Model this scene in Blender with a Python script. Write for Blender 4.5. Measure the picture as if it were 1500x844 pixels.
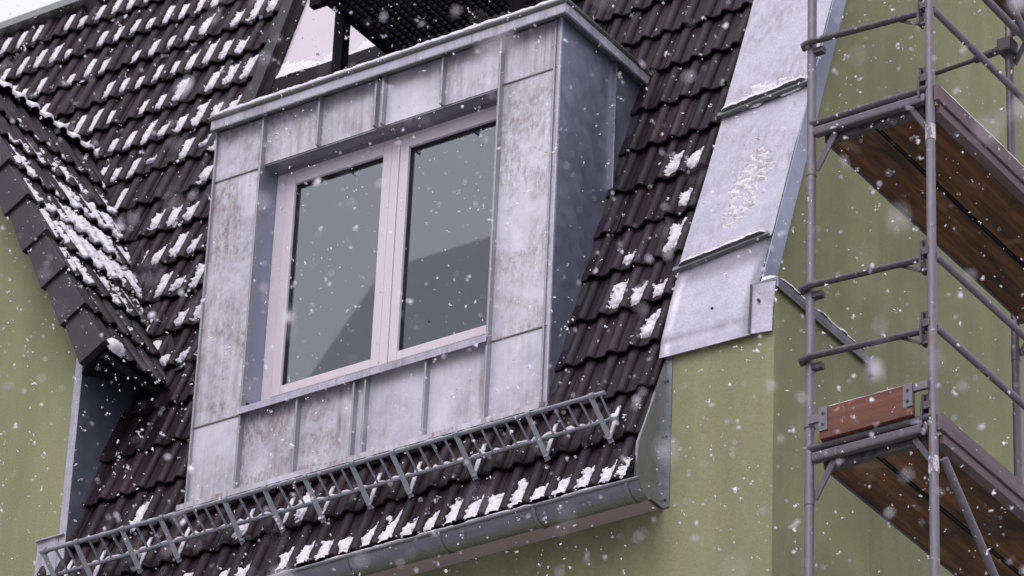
import bpy, bmesh, math, random
import numpy as np
from mathutils import Vector, Matrix
random.seed(7); rng = np.random.default_rng(11)
SC = bpy.context.scene
for o in list(bpy.data.objects): bpy.data.objects.remove(o)
COL = SC.collection
V = Vector
R = math.radians

# ------------------------------------------------------------------ camera, sky, sun, exposure
cd = bpy.data.cameras.new('camera'); cam = bpy.data.objects.new('camera', cd); COL.objects.link(cam); SC.camera = cam
cam.matrix_world = Matrix(((0.832195592, 0.250362704, 0.494741359, 11.549893670),
                           (0.553100856, -0.437763163, -0.708832037, -16.914429512),
                           (0.039114437, 0.863528766, -0.502780401, -11.177876337),
                           (0, 0, 0, 1)))
cd.sensor_fit = 'HORIZONTAL'; cd.sensor_width = 36; cd.lens = 36 * 6449.03 / 1500
cd.clip_start = 0.1; cd.clip_end = 2000
cd.dof.use_dof = True; cd.dof.focus_distance = 23.2; cd.dof.aperture_fstop = 5.6

SUN_EL, SUN_AZ = R(55), R(172)       # azimuth measured clockwise from +Y (seen from above)
W = bpy.data.worlds.new('World'); SC.world = W; W.use_nodes = True
nt = W.node_tree; nt.nodes.clear()
sky = nt.nodes.new('ShaderNodeTexSky'); sky.sky_type = 'NISHITA'; sky.sun_disc = False
sky.sun_elevation = SUN_EL; sky.sun_rotation = SUN_AZ
sky.air_density = 1.0; sky.dust_density = 6.0; sky.ozone_density = 1.0
hs = nt.nodes.new('ShaderNodeHueSaturation'); hs.inputs['Saturation'].default_value = 0.18
bg = nt.nodes.new('ShaderNodeBackground'); bg.inputs['Strength'].default_value = 0.15
wo = nt.nodes.new('ShaderNodeOutputWorld')
cl_ = nt.nodes.new('ShaderNodeMix'); cl_.data_type = 'RGBA'; cl_.inputs['Factor'].default_value = 0.7      # even cloud cover over the clear sky
cl_.inputs['B'].default_value = (4.45, 4.38, 4.65, 1)
nt.links.new(sky.outputs[0], hs.inputs['Color']); nt.links.new(hs.outputs[0], cl_.inputs['A']); nt.links.new(cl_.outputs['Result'], bg.inputs['Color']); nt.links.new(bg.outputs[0], wo.inputs[0])
sl = bpy.data.lights.new('sun', 'SUN'); sl.energy = 0.55; sl.angle = R(60); sl.color = (1.0, 0.95, 0.95)
so = bpy.data.objects.new('sun', sl); COL.objects.link(so)
sd = V((math.sin(SUN_AZ) * math.cos(SUN_EL), math.cos(SUN_AZ) * math.cos(SUN_EL), math.sin(SUN_EL)))
so.rotation_euler = sd.to_track_quat('Z', 'Y').to_euler(); so.location = sd * 60
SC.view_settings.view_transform = 'Standard'; SC.view_settings.look = 'None'
SC.view_settings.gamma = 1; SC.view_settings.use_curve_mapping = False
SC.view_settings.exposure = 0.74
SC.view_settings.use_white_balance = True; SC.view_settings.white_balance_temperature = 6300; SC.view_settings.white_balance_tint = 15
SC.render.resolution_x = 1024; SC.render.resolution_y = 576

# ------------------------------------------------------------------ materials
def mat(name, col, rough=0.6, metal=0.0, spec=0.5):
    m = bpy.data.materials.new(name); m.use_nodes = True
    b = m.node_tree.nodes['Principled BSDF']
    b.inputs['Base Color'].default_value = (*col, 1); b.inputs['Roughness'].default_value = rough
    b.inputs['Metallic'].default_value = metal; b.inputs['Specular IOR Level'].default_value = spec
    return m, m.node_tree, b
def coords(t, scale=(1, 1, 1), rnd=0.0):
    c = t.nodes.new('ShaderNodeTexCoord'); mp = t.nodes.new('ShaderNodeMapping'); mp.inputs['Scale'].default_value = scale
    t.links.new(c.outputs['Object'], mp.inputs['Vector'])
    if rnd:
        oi = t.nodes.new('ShaderNodeObjectInfo'); ml = t.nodes.new('ShaderNodeMath'); ml.operation = 'MULTIPLY'
        ml.inputs[1].default_value = rnd; t.links.new(oi.outputs['Random'], ml.inputs[0])
        t.links.new(ml.outputs[0], mp.inputs['Location'])
    return mp.outputs[0]
def noise(t, vec, scale, detail=4, rough=0.6, dist=0.0):
    n = t.nodes.new('ShaderNodeTexNoise'); n.inputs['Scale'].default_value = scale
    n.inputs['Detail'].default_value = detail; n.inputs['Roughness'].default_value = rough; n.inputs['Distortion'].default_value = dist
    t.links.new(vec, n.inputs['Vector']); return n.outputs['Fac']
def ramp(t, fac, stops):
    r = t.nodes.new('ShaderNodeValToRGB'); e = r.color_ramp.elements
    while len(e) < len(stops): e.new(0.5)
    for el, (p, c) in zip(e, stops):
        el.position = p; el.color = (*c, 1) if len(c) == 3 else c
    t.links.new(fac, r.inputs[0]); return r.outputs[0]
def mix(t, fac, a, b, mode='MIX'):
    m = t.nodes.new('ShaderNodeMix'); m.data_type = 'RGBA'; m.blend_type = mode
    for s, v in ((m.inputs['Factor'], fac), (m.inputs['A'], a), (m.inputs['B'], b)):
        if isinstance(v, (int, float)): s.default_value = v
        elif isinstance(v, tuple): s.default_value = (*v, 1)
        else: t.links.new(v, s)
    return m.outputs['Result']
def bump(t, b, h, strength, dist):
    n = t.nodes.new('ShaderNodeBump'); n.inputs['Strength'].default_value = strength; n.inputs['Distance'].default_value = dist
    t.links.new(h, n.inputs['Height']); t.links.new(n.outputs[0], b.inputs['Normal'])
def g3(v): return (v, v, v)

M = {}
# dark engobed concrete tile
m, t, b = mat('tile', (.03, .024, .029), .5, 0, .17); M['tile'] = m
oi = t.nodes.new('ShaderNodeObjectInfo')
c1 = ramp(t, oi.outputs['Random'], [(0, (.0055, .003, .0048)), (.5, (.010, .0055, .009)), (.85, (.015, .008, .0135)), (1, (.028, .017, .023))])
v = coords(t, (1, 1, 1), 40); n1 = noise(t, v, 9, 5); n2 = noise(t, v, 160, 2)
c2 = mix(t, ramp(t, n1, [(.35, g3(0)), (.75, g3(.7))]), c1, (.028, .015, .0235))
t.links.new(c2, b.inputs['Base Color'])
t.links.new(ramp(t, n1, [(.3, g3(.34)), (.7, g3(.60))]), b.inputs['Roughness']); bump(t, b, n2, .3, .002)
# verge tile, smoother
m, t, b = mat('verge', (.036, .028, .034), .5); M['verge'] = m
v = coords(t, (1, 1, 1), 30); n1 = noise(t, v, 30, 4); bump(t, b, n1, .15, .002)
t.links.new(ramp(t, n1, [(.3, (.016, .011, .015)), (.7, (.028, .020, .026))]), b.inputs['Base Color'])
m, t, b = mat('underlay', (.012, .011, .012), .9); M['underlay'] = m
# green render
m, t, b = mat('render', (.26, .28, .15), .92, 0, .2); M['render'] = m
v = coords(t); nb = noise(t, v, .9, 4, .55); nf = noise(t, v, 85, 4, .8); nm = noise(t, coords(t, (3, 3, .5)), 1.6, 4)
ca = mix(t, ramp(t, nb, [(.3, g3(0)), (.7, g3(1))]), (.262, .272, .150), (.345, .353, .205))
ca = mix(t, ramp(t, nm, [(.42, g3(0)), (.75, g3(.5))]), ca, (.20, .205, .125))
ca = mix(t, ramp(t, nf, [(.3, g3(.4)), (.62, g3(0))]), ca, (.15, .165, .085))
ca = mix(t, ramp(t, nf, [(.62, g3(0)), (.8, g3(.35))]), ca, (.42, .44, .29))
t.links.new(ca, b.inputs['Base Color']); bump(t, b, nf, .7, .006)
# weathered zinc sheet, vertical run-off streaks
def zinc(name, base, stain, pale, metal=.45, rough=.42, amt=1.0, axis=2, grime=0.0):
    m, t, b = mat(name, base, rough, metal); M[name] = m
    sc = [26, 26, 26]; sc[axis] = .9
    v = coords(t, tuple(sc), 17); vs = coords(t, (1, 1, 1), 23)
    st = noise(t, v, 1.0, 6, .65); cl = noise(t, vs, 1.7, 5, .6, .6); fine = noise(t, vs, 95, 3, .7); mid = noise(t, vs, 9, 5, .65, .4)
    mul = t.nodes.new('ShaderNodeMath'); mul.operation = 'MULTIPLY'
    t.links.new(ramp(t, st, [(.42, g3(0)), (.72, g3(amt))]), mul.inputs[0]); t.links.new(ramp(t, cl, [(.38, g3(0)), (.62, g3(1))]), mul.inputs[1])
    c = mix(t, ramp(t, mid, [(.3, g3(0)), (.7, g3(.8))]), base, pale)
    c = mix(t, mul.outputs[0], c, stain)
    c = mix(t, ramp(t, fine, [(.35, g3(.35 if not grime else .14)), (.6, g3(0))]), c, stain)
    if grime: c = mix(t, ramp(t, noise(t, vs, .8, 3, .5, 1.2), [(.42, g3(0)), (.58, g3(.5))]), c, tuple(min(.8, x * 1.08) for x in pale))
    if grime:      # some sheets carry a brownish granular film, others stay clean
        oi = t.nodes.new('ShaderNodeObjectInfo'); g2 = noise(t, coords(t, (1, 1, .45), 7), 38, 4, .75); g4 = noise(t, vs, 3.2, 4, .6, .8)
        mm = t.nodes.new('ShaderNodeMath'); mm.operation = 'MULTIPLY'; m3 = t.nodes.new('ShaderNodeMath'); m3.operation = 'MULTIPLY'
        t.links.new(ramp(t, g2, [(.38, g3(0)), (.66, g3(1))]), mm.inputs[0]); t.links.new(ramp(t, g4, [(.40, g3(.0)), (.58, g3(1))]), mm.inputs[1])
        t.links.new(mm.outputs[0], m3.inputs[0]); sx = t.nodes.new('ShaderNodeSeparateColor'); t.links.new(oi.outputs['Color'], sx.inputs[0]); t.links.new(sx.outputs[0], m3.inputs[1])
        c = mix(t, m3.outputs[0], c, stain)
    t.links.new(c, b.inputs['Base Color'])
    t.links.new(ramp(t, mid, [(.3, g3(rough - .1)), (.7, g3(rough + .14))]), b.inputs['Roughness'])
    bump(t, b, cl, .22, .03)
zinc('zinc', (.45, .445, .50), (.21, .165, .155), (.66, .655, .72), amt=1.0, metal=.3, grime=.75)
zinc('zinc_shaded', (.31, .335, .425), (.26, .28, .36), (.345, .375, .47), metal=.75, rough=.40, amt=.4)  # same zinc on sideways faces, their darker bluish shade put into the colour
zinc('zinc_flash', (.42, .415, .485), (.20, .185, .21), (.55, .545, .62), amt=.95, metal=.3)
zinc('zinc_seam_shaded', (.30, .305, .335), (.22, .22, .24), (.36, .365, .40), metal=.5, rough=.4, amt=.4)  # shade on the seams' right flanks painted in as a darker grey all over
zinc('galvanised', (.25, .255, .28), (.16, .165, .175), (.32, .325, .35), metal=.7, rough=.32, amt=.5)
zinc('guard_steel', (.27, .285, .32), (.17, .18, .20), (.36, .375, .41), metal=.6, rough=.4, amt=.4)
m, t, b = mat('trim', (.17, .18, .18), .4, .6); M['trim'] = m
# scaffold steel
def steel(name, base, rust, amt):
    m, t, b = mat(name, base, .52, .45); M[name] = m
    v = coords(t, (1, 1, .3), 31); n = noise(t, v, 19, 7, .75); n2 = noise(t, v, 60, 3)
    c = mix(t, ramp(t, n, [(.3, g3(0)), (.7, g3(.6))]), base, tuple(x * 1.5 for x in base))
    c = mix(t, ramp(t, n, [(.55, g3(0)), (.62, g3(amt))]), c, rust)
    c = mix(t, ramp(t, n2, [(.6, g3(0)), (.75, g3(.3))]), c, (.45, .43, .42))
    t.links.new(c, b.inputs['Base Color']); bump(t, b, n2, .3, .002)
steel('tube', (.15, .14, .165), (.20, .10, .06), .55)
steel('tube_mid', (.10, .096, .108), (.14, .08, .05), .5)
steel('tube_dark', (.075, .073, .078), (.10, .06, .04), .5)
m, t, b = mat('white_paint', (.62, .58, .58), .6); M['white_paint'] = m
n = noise(t, coords(t, (1, 1, .4)), 40, 4, .7); t.links.new(ramp(t, n, [(.45, (.60, .56, .57)), (.53, (.16, .15, .17))]), b.inputs['Base Color'])
# planks seen from below
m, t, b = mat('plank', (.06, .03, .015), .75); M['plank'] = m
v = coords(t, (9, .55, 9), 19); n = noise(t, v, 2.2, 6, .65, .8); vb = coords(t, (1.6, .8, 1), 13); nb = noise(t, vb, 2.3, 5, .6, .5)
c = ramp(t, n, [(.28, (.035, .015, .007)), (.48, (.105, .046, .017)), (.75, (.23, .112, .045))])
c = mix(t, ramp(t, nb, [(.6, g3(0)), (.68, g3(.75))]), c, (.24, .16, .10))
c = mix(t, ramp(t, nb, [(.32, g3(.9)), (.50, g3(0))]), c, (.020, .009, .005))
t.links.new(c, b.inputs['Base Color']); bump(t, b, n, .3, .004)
def wood(name, lo, hi, axis):
    m, t, b = mat(name, lo, .7); M[name] = m
    s = [14, 14, 14]; s[axis] = .9
    n = noise(t, coords(t, tuple(s), 9), 1.6, 6, .65, .4); t.links.new(ramp(t, n, [(.3, lo), (.7, hi)]), b.inputs['Base Color']); bump(t, b, n, .25, .003)
wood('toe_red', (.085, .028, .016), (.19, .068, .038), 0)
wood('toe_grey', (.085, .060, .062), (.16, .115, .118), 1)
t = M['toe_red'].node_tree; b = t.nodes['Principled BSDF']; old = b.inputs['Base Color'].links[0].from_socket
n = noise(t, coords(t, (1, 1, 1)), 11, 5, .7, .5); n5 = noise(t, coords(t), 45, 3)
c = mix(t, ramp(t, n, [(.62, g3(0)), (.66, g3(.85))]), old, (.34, .19, .12)); c = mix(t, ramp(t, n5, [(.30, g3(.8)), (.38, g3(0))]), c, (.035, .018, .014)); t.links.new(c, b.inputs['Base Color'])
m, t, b = mat('pvc', (.62, .565, .60), .35); M['pvc'] = m
m, t, b = mat('gasket', (.02, .02, .022), .6); M['gasket'] = m
m, t, b = mat('dark_metal', (.010, .009, .010), .75, 0, .15); M['dark_metal'] = m
m, t, b = mat('dark_trim', (.032, .027, .032), .6, 0, .3); M['dark_trim'] = m
m, t, b = mat('curtain', (.72, .75, .84), .9); M['curtain'] = m
m, t, b = mat('sky_glass', (.55, .50, .54), .08, 0, .6); M['sky_glass'] = m  # pale lilac of the mirrored sky put into the pane's base colour
# window glass: fresnel reflection over a slightly grey see-through pane
m = bpy.data.materials.new('glass'); m.use_nodes = True; M['glass'] = m; t = m.node_tree; t.nodes.clear()
out = t.nodes.new('ShaderNodeOutputMaterial'); mx = t.nodes.new('ShaderNodeMixShader'); tr = t.nodes.new('ShaderNodeBsdfTransparent'); gl = t.nodes.new('ShaderNodeBsdfGlossy')
tr.inputs[0].default_value = (.72, .76, .78, 1); gl.inputs['Roughness'].default_value = .015; gl.inputs[0].default_value = (.90, .97, 1, 1)
fr = t.nodes.new('ShaderNodeFresnel'); fr.inputs[0].default_value = 2.6
t.links.new(fr.outputs[0], mx.inputs[0]); t.links.new(tr.outputs[0], mx.inputs[1]); t.links.new(gl.outputs[0], mx.inputs[2]); t.links.new(mx.outputs[0], out.inputs[0])
m, t, b = mat('house_plaster', (.45, .42, .40), .9); M['house_plaster'] = m
m, t, b = mat('slate', (.84, .84, .88), .8); M['slate'] = m
# snow
m, t, b = mat('snow', (.70, .675, .72), .75, 0, .3); M['snow'] = m
n = noise(t, coords(t), 120, 3); bump(t, b, n, .4, .006)
b.inputs['Subsurface Weight'].default_value = .15; b.inputs['Subsurface Radius'].default_value = (.02, .02, .03)
m, t, b = mat('flake', (.80, .78, .83), .8, 0, .2); M['flake'] = m
m, t, b = mat('snow_ground', (.62, .61, .64), .9); M['snow_ground'] = m
n = noise(t, coords(t), .35, 5); t.links.new(ramp(t, n, [(.35, (.13, .13, .135)), (.62, (.42, .42, .44))]), b.inputs['Base Color'])
m, t, b = mat('perforated', (.30, .245, .245), .55, .2); M['perforated'] = m
vo = t.nodes.new('ShaderNodeTexVoronoi'); vo.inputs['Scale'].default_value = 95; vo.inputs['Randomness'].default_value = 0
t.links.new(coords(t), vo.inputs['Vector'])
t.links.new(ramp(t, vo.outputs['Distance'], [(.26, (.07, .055, .055)), (.34, (.50, .41, .41))]), b.inputs['Base Color'])

# ------------------------------------------------------------------ builders
def mesh_obj(name, verts, faces, m, parent=None, smooth=False):
    me = bpy.data.meshes.new(name); me.from_pydata([tuple(p) for p in verts], [], faces); me.update()
    me.materials.append(M[m])
    if smooth: me.shade_smooth()
    return link(name, me, parent)
def link(name, me, parent=None, mw=None):
    o = bpy.data.objects.new(name, me); COL.objects.link(o)
    if mw is not None: o.matrix_world = mw
    if parent is not None:
        o.parent = parent; o.matrix_parent_inverse = Matrix.Translation(-root_loc(parent))
    return o
def root_loc(p):
    return V(p.get('_loc', (0, 0, 0)))
def thing(name, label, cat, loc, group=None):
    o = bpy.data.objects.new(name, None); COL.objects.link(o); o.location = loc; o['_loc'] = loc; o.empty_display_size = .2
    o['label'] = label; o['category'] = cat
    if group: o['group'] = group
    return o
def tag(o, label=None, cat=None, kind=None, group=None):
    if label: o['label'] = label
    if cat: o['category'] = cat
    if kind: o['kind'] = kind
    if group: o['group'] = group
    return o
class MB:
    def __init__(s): s.v = []; s.f = []
    def add(s, v, f):
        k = len(s.v); s.v += [V(p) for p in v]; s.f += [tuple(i + k for i in q) for q in f]; return s
    def hexa(s, p):      # 8 corners: bottom 4 ccw, top 4
        return s.add(p, [(3, 2, 1, 0), (4, 5, 6, 7), (0, 1, 5, 4), (1, 2, 6, 5), (2, 3, 7, 6), (3, 0, 4, 7)])
    def box(s, x0, x1, y0, y1, z0, z1):
        return s.hexa([(x0, y0, z0), (x1, y0, z0), (x1, y1, z0), (x0, y1, z0), (x0, y0, z1), (x1, y0, z1), (x1, y1, z1), (x0, y1, z1)])
    def bar(s, a, b2, w, h, up=(0, 0, 1), w2=None):   # rectangular bar from a to b2, w across, h along up
        a = V(a); b2 = V(b2); d = (b2 - a).normalized(); up = V(up); x = d.cross(up).normalized(); u = x.cross(d).normalized(); w2 = w if w2 is None else w2
        q = []
        for p, ww in ((a, w), (b2, w2)):
            q += [p - x * ww / 2 - u * h / 2, p + x * ww / 2 - u * h / 2, p + x * ww / 2 + u * h / 2, p - x * ww / 2 + u * h / 2]
        return s.add(q, [(3, 2, 1, 0), (4, 5, 6, 7), (0, 1, 5, 4), (1, 2, 6, 5), (2, 3, 7, 6), (3, 0, 4, 7)])
    def tube(s, pts, r, n=14):
        pts = [V(p) for p in pts]; k0 = len(s.v); rings = []
        for i, p in enumerate(pts):
            d = (pts[min(i + 1, len(pts) - 1)] - pts[max(i - 1, 0)]).normalized()
            ref = V((0, 0, 1)) if abs(d.z) < .9 else V((1, 0, 0))
            x = d.cross(ref).normalized(); y = d.cross(x).normalized()
            rings.append([p + (x * math.cos(2 * math.pi * j / n) + y * math.sin(2 * math.pi * j / n)) * r for j in range(n)])
        vv = [q for rg in rings for q in rg]; ff = []
        for i in range(len(pts) - 1):
            for j in range(n): ff.append((i * n + j, (i + 1) * n + j, (i + 1) * n + (j + 1) % n, i * n + (j + 1) % n))
        ff.append(tuple(range(n))); ff.append(tuple((len(pts) - 1) * n + j for j in reversed(range(n))))
        return s.add(vv, ff)
    def prism(s, poly, d):   # polygon (3D points) swept by vector d
        n = len(poly); d = V(d); a = [V(p) for p in poly]
        return s.add(a + [p + d for p in a], [tuple(reversed(range(n))), tuple(range(n, 2 * n))] + [(i, (i + 1) % n, n + (i + 1) % n, n + i) for i in range(n)])
    def build(s, name, m, parent=None, bevel=0, smooth=False):
        me = bpy.data.meshes.new(name); bm = bmesh.new()
        vs = [bm.verts.new(p) for p in s.v]
        for f in s.f:
            try: bm.faces.new([vs[i] for i in f])
            except ValueError: pass
        bmesh.ops.recalc_face_normals(bm, faces=bm.faces)
        if bevel:
            bmesh.ops.bevel(bm, geom=[e for e in bm.edges if e.calc_face_angle(0) > .6], offset=bevel, segments=2, affect='EDGES', profile=.6)
        bm.to_mesh(me); bm.free(); me.materials.append(M[m])
        if smooth:
            me.shade_smooth()
            bm = bmesh.new(); bm.from_mesh(me)
            for e in bm.edges:
                if e.calc_face_angle(0) > .7: e.smooth = False
            bm.to_mesh(me); bm.free()
        return link(name, me, parent)
def vnoise(x, y, seed, sc):
    """smooth lattice noise 0..1 on numpy arrays"""
    r = np.random.default_rng(seed).random((257, 257)); x = x * sc + 1000; y = y * sc + 1000
    xi = np.floor(x).astype(int); yi = np.floor(y).astype(int); fx = x - xi; fy = y - yi
    fx = fx * fx * (3 - 2 * fx); fy = fy * fy * (3 - 2 * fy); a = r[xi % 257, yi % 257]; b_ = r[(xi + 1) % 257, yi % 257]; c_ = r[xi % 257, (yi + 1) % 257]; d_ = r[(xi + 1) % 257, (yi + 1) % 257]
    return (a * (1 - fx) + b_ * fx) * (1 - fy) + (c_ * (1 - fx) + d_ * fx) * fy
def fbm(x, y, seed, sc): return .5 * vnoise(x, y, seed, sc) + .3 * vnoise(x, y, seed + 1, sc * 2.1) + .2 * vnoise(x, y, seed + 2, sc * 4.3)

# ------------------------------------------------------------------ key planes (metres)
GROUND = -12.8
TH = R(71.5); CT, ST = math.cos(TH), math.sin(TH); TN = V((0, -ST, CT)); TU = V((0, CT, ST))   # mansard slope through the x axis
def rp(x, s, o=0.0): return V((x, 0, 0)) + TU * s + TN * o
GA = R(59.5); GC, GS = math.cos(GA), math.sin(GA); GN = V((GS, 0, GC)); GU = V((-GC, 0, GS)); G0 = V((-2.93, 0, 1.098))  # side slope of the left bay
def gp(y, s, o=0.0): return G0 + V((0, y, 0)) + GU * s + GN * o
WY = .065       # main front wall
LY = -.07       # left bay front wall

# ------------------------------------------------------------------ ground
g = MB().add([(-900, -900, GROUND), (900, -900, GROUND), (900, 900, GROUND), (-900, 900, GROUND)], [(0, 1, 2, 3)]).build('ground', 'snow_ground')
tag(g, 'wet grey ground with patches of snow in front of the house', kind='structure')

# ------------------------------------------------------------------ house walls
H = thing('house', 'green rendered house front and gable end with a stepped wall shoulder', 'house', (-1, 2, GROUND))
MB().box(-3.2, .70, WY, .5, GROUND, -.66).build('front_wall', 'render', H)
pr = [(.70, WY, GROUND), (.70, WY, .17), (.70, 1.9, .17 + (1.9 - WY) * math.tan(TH)), (.70, 9, 5.65), (.70, 9, GROUND)]
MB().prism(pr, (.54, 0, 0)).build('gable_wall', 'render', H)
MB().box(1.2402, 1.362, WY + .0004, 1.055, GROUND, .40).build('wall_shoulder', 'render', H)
lw = [(-3.202, LY, GROUND), (-3.202, LY, 1.36), (-4.40, LY, 3.38), (-5.6, LY, 4.2), (-8, LY, 4.2), (-8, LY, GROUND)]
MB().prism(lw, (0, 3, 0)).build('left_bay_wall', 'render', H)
MB().box(-3.19, .686, -.20, WY - .002, -.742, -.730).build('soffit_strip', 'perforated', H)
MB().box(-3.19, .686, -.215, -.20, -.745, -.66).build('eaves_board', 'trim', H)
# metal coping on the shoulder with its dropped end
cp = MB(); cp.box(1.243, 1.395, .045, 1.05, .415, .437); cp.box(1.383, 1.3955, .045, 1.05, .375, .415); cp.box(1.243, 1.383, .045, .055, .385, .415)
cp.box(1.30, 1.395, 1.05, 1.062, .33, .437)
tag(cp.build('coping', 'galvanised', H, bevel=.003), 'grey metal coping on the wall shoulder')

# ------------------------------------------------------------------ tile mesh
PITCH = .137; TW = 2 * PITCH; LIFT = .032
def tprof(u):          # height over one wave, u in [0, PITCH)
    d = abs(u - PITCH / 2) / .0365
    if d < 1: return .028 * (math.cos(d * math.pi / 2) ** .6)
    return .004 * ((u / PITCH + .5) % 1 - .5)
def tile_mesh(name, L, waves=2, thick=.013):
    us = []
    for k in range(waves):
        for q in (0, .12, .225, .245, .29, .36, .43, .5, .57, .64, .71, .755, .775, .88): us.append(k * PITCH + q * PITCH)
    us.append(waves * PITCH - .0015)
    pr = [tprof(u % PITCH) for u in us]; n = len(us); vs = []
    rows = [(0.0, -.005), (.004, -.0012), (.012, 0), (L, 0)]
    for y, dz in rows: vs += [(u, y, z + dz + LIFT * (1 - y / .345)) for u, z in zip(us, pr)]
    for y in (L, 0.0): vs += [(u, y, z - thick + LIFT * (1 - y / .345)) for u, z in zip(us, pr)]
    fs = []; rr = len(rows) + 2
    for r_ in range(rr):
        a = r_ * n; c = ((r_ + 1) % rr) * n
        for i in range(n - 1): fs.append((a + i, a + i + 1, c + i + 1, c + i))
    fs.append(tuple(r_ * n for r_ in reversed(range(rr)))); fs.append(tuple(r_ * n + n - 1 for r_ in range(rr)))
    me = bpy.data.meshes.new(name); me.from_pydata(vs, [], fs); me.materials.append(M['tile']); me.shade_smooth()
    bm = bmesh.new(); bm.from_mesh(me); bmesh.ops.recalc_face_normals(bm, faces=bm.faces)
    for e in bm.edges:
        if e.calc_face_angle(0) > .9: e.smooth = False
    bm.to_mesh(me); bm.free(); return me
TILE = tile_mesh('tile', .43); TILE_S = tile_mesh('tile', .27); TILE_B = tile_mesh('tile', .05); TILE_H = tile_mesh('tile', .43, 1); TILE_H1 = tile_mesh('tile', .05, 1)

# ------------------------------------------------------------------ mansard roof
MR = thing('mansard_roof', 'steep dark tiled mansard roof around the zinc dormer, dusted with snow', 'roof', (-2.5, 0, -.6))
ud = MB(); ud.prism([rp(-3.185, -.75, -.012), rp(.695, -.75, -.012), rp(.695, 5.66, -.012), rp(-7.2, 5.66, -.012), rp(-7.2, 3.6, -.012), rp(-4.5, 3.6, -.012), rp(-3.185, 1.3, -.012)], TN * -.05); ud.build('roof_deck', 'underlay', MR)
CS = [-.765, -.428] + [-.080 + .3478 * k for k in range(10)]
CS += [CS[-1] + .3257 * (k + 1) for k in range(7)]
CS = [c for c in CS if c < 5.45]
XR = .702
WIN = (-3.12, -1.45, 3.62)      # roof window: x0, x1, bottom z
def valley_z(x):
    a = 1.271 - math.tan(GA) * (x + 3.032); b_ = 3.50 + math.tan(R(36)) * (-4.33 - x)
    return np.where(x < -4.37, b_, np.where(x > -3.0, -9, a)) if isinstance(x, np.ndarray) else (b_ if x < -4.37 else (-9 if x > -3.0 else a))
tb = Matrix((V((1, 0, 0)), TU, TN)).transposed()
def inside_skip(xa, xb, s):
    za, zb = s * ST, (s + .345) * ST
    if xa > -2.37 and xb < -.03 and za > .02 and zb < 2.52: return True
    if xb > WIN[0] - .02 and xa < WIN[1] and za > WIN[2] - .30: return xa > WIN[0] - .15
    if zb < valley_z(xb) - .12 and zb > 1.05: return True
    if xb < -3.16 and zb <= 1.05: return True
    return False
for ci, s in enumerate(CS):
    k = 0
    while True:
        xb = XR - TW * k; xa = xb - TW; k += 1
        if xb < -6.6: break
        if inside_skip(xa, xb, s): continue
        me = TILE_S if s > 5.25 else (TILE_B if abs(s + .08) < .01 and -2.45 < xa and xb < .05 else TILE)
        corner = abs(s + .08) < .01 and (xa < -.01 < xb or xa < -2.40 < xb)
        j = lambda a: random.uniform(-a, a)
        mw = Matrix.Translation(rp(xa + j(.002), s + j(.004), j(.002))) @ (tb @ Matrix.Rotation(j(.012), 3, 'Z') @ Matrix.Rotation(j(.010), 3, 'Y')).to_4x4()
        if corner:        # cut tiles either side of the dormer corners
            link('tile', TILE_H1 if xa > -1 else TILE_H, MR, mw); link('tile', TILE_H if xa > -1 else TILE_H1, MR, mw @ Matrix.Translation((PITCH, 0, 0)))
        else: link('tile', me, MR, mw)
# valley gutter sheet between the two tiled slopes
nv = []
for x in np.linspace(-4.5, -3.0, 9):
    z = valley_z(x); p = V((x, z / math.tan(TH), z)); nv.append(p)
vs = []; fs = []
for i, p in enumerate(nv):
    a = p + V((.16, 0, 0)) ; a = rp(a.x, p.z / ST, .022); c = gp(p.y - .12, (p - G0).dot(GU), .012); vs += [a, p + (TN + GN).normalized() * .012, c]
for i in range(8): fs += [(3 * i, 3 * i + 1, 3 * i + 4, 3 * i + 3), (3 * i + 1, 3 * i + 2, 3 * i + 5, 3 * i + 4)]
mesh_obj('valley_gutter', vs, fs, 'dark_trim', MR)
# flat roof edge above the break
cpz = MB(); cpz.prism([rp(-7.2, 5.60, -.05), rp(-7.2, 5.60, .085), rp(-7.2, 5.70, .075), V((-7.2, 2.6, 5.50)), V((-7.2, 2.6, 5.2))], (7.9, 0, 0))
tag(cpz.build('roof_edge_trim', 'trim', MR), 'grey metal trim along the roof break')
vb = MB(); vb.prism([V((-5.83, 1.9, 5.35)), V((-5.46, 1.9, 5.56)), V((-5.36, 1.9, 5.50)), V((-5.36, 1.9, 5.35))], (0, .35, 0)); vb.build('roof_vent', 'dark_trim', MR)
# end plates closing the slope at the eaves
ep = MB(); EP = [(.708, WY - .003, .15), (.708, .062, .128), (.708, -.190, -.474), (.708, -.205, -.70), (.708, -.17, -.742), (.708, WY - .003, -.744)]; ep.prism(EP, (.006, 0, 0))
ep.box(.708, .748, WY - .008, WY - .0025, -.742, .15)
for a_, c_ in zip(EP[1:3], EP[2:4]): ep.bar(V(a_) + V((-.002, 0, 0)), V(c_) + V((-.002, 0, 0)), .014, .008, (0, -1, 0))
pl = tag(ep.build('end_plate', 'galvanised', MR), 'zinc end plate between roof edge and green wall')
for z in (-.70, -.33, .0): MB().tube([(.724, WY - .008, z), (.724, WY - .013, z)], .007, 10).build('screw', 'gasket', pl)
lp = MB(); lp.prism([(-3.200, LY - .006, -.30), (-3.200, LY - .006, 1.38), (-3.200, .48, 1.38)], (.008, 0, 0)); lp.build('side_cheek', 'zinc_shaded', MR)
fl = MB(); fl.prism([(-3.192, LY - .0095, -.75), (-3.192, LY - .0095, 1.10), (-3.13, LY - .0095, 1.20), (-3.245, LY - .0095, 1.48), (-3.247, LY - .0095, 1.10), (-3.240, LY - .0095, -.75)], (0, .006, 0))
tag(fl.build('wall_flange', 'zinc_flash', MR), 'pale zinc flange on the corner of the left green wall')
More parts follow.
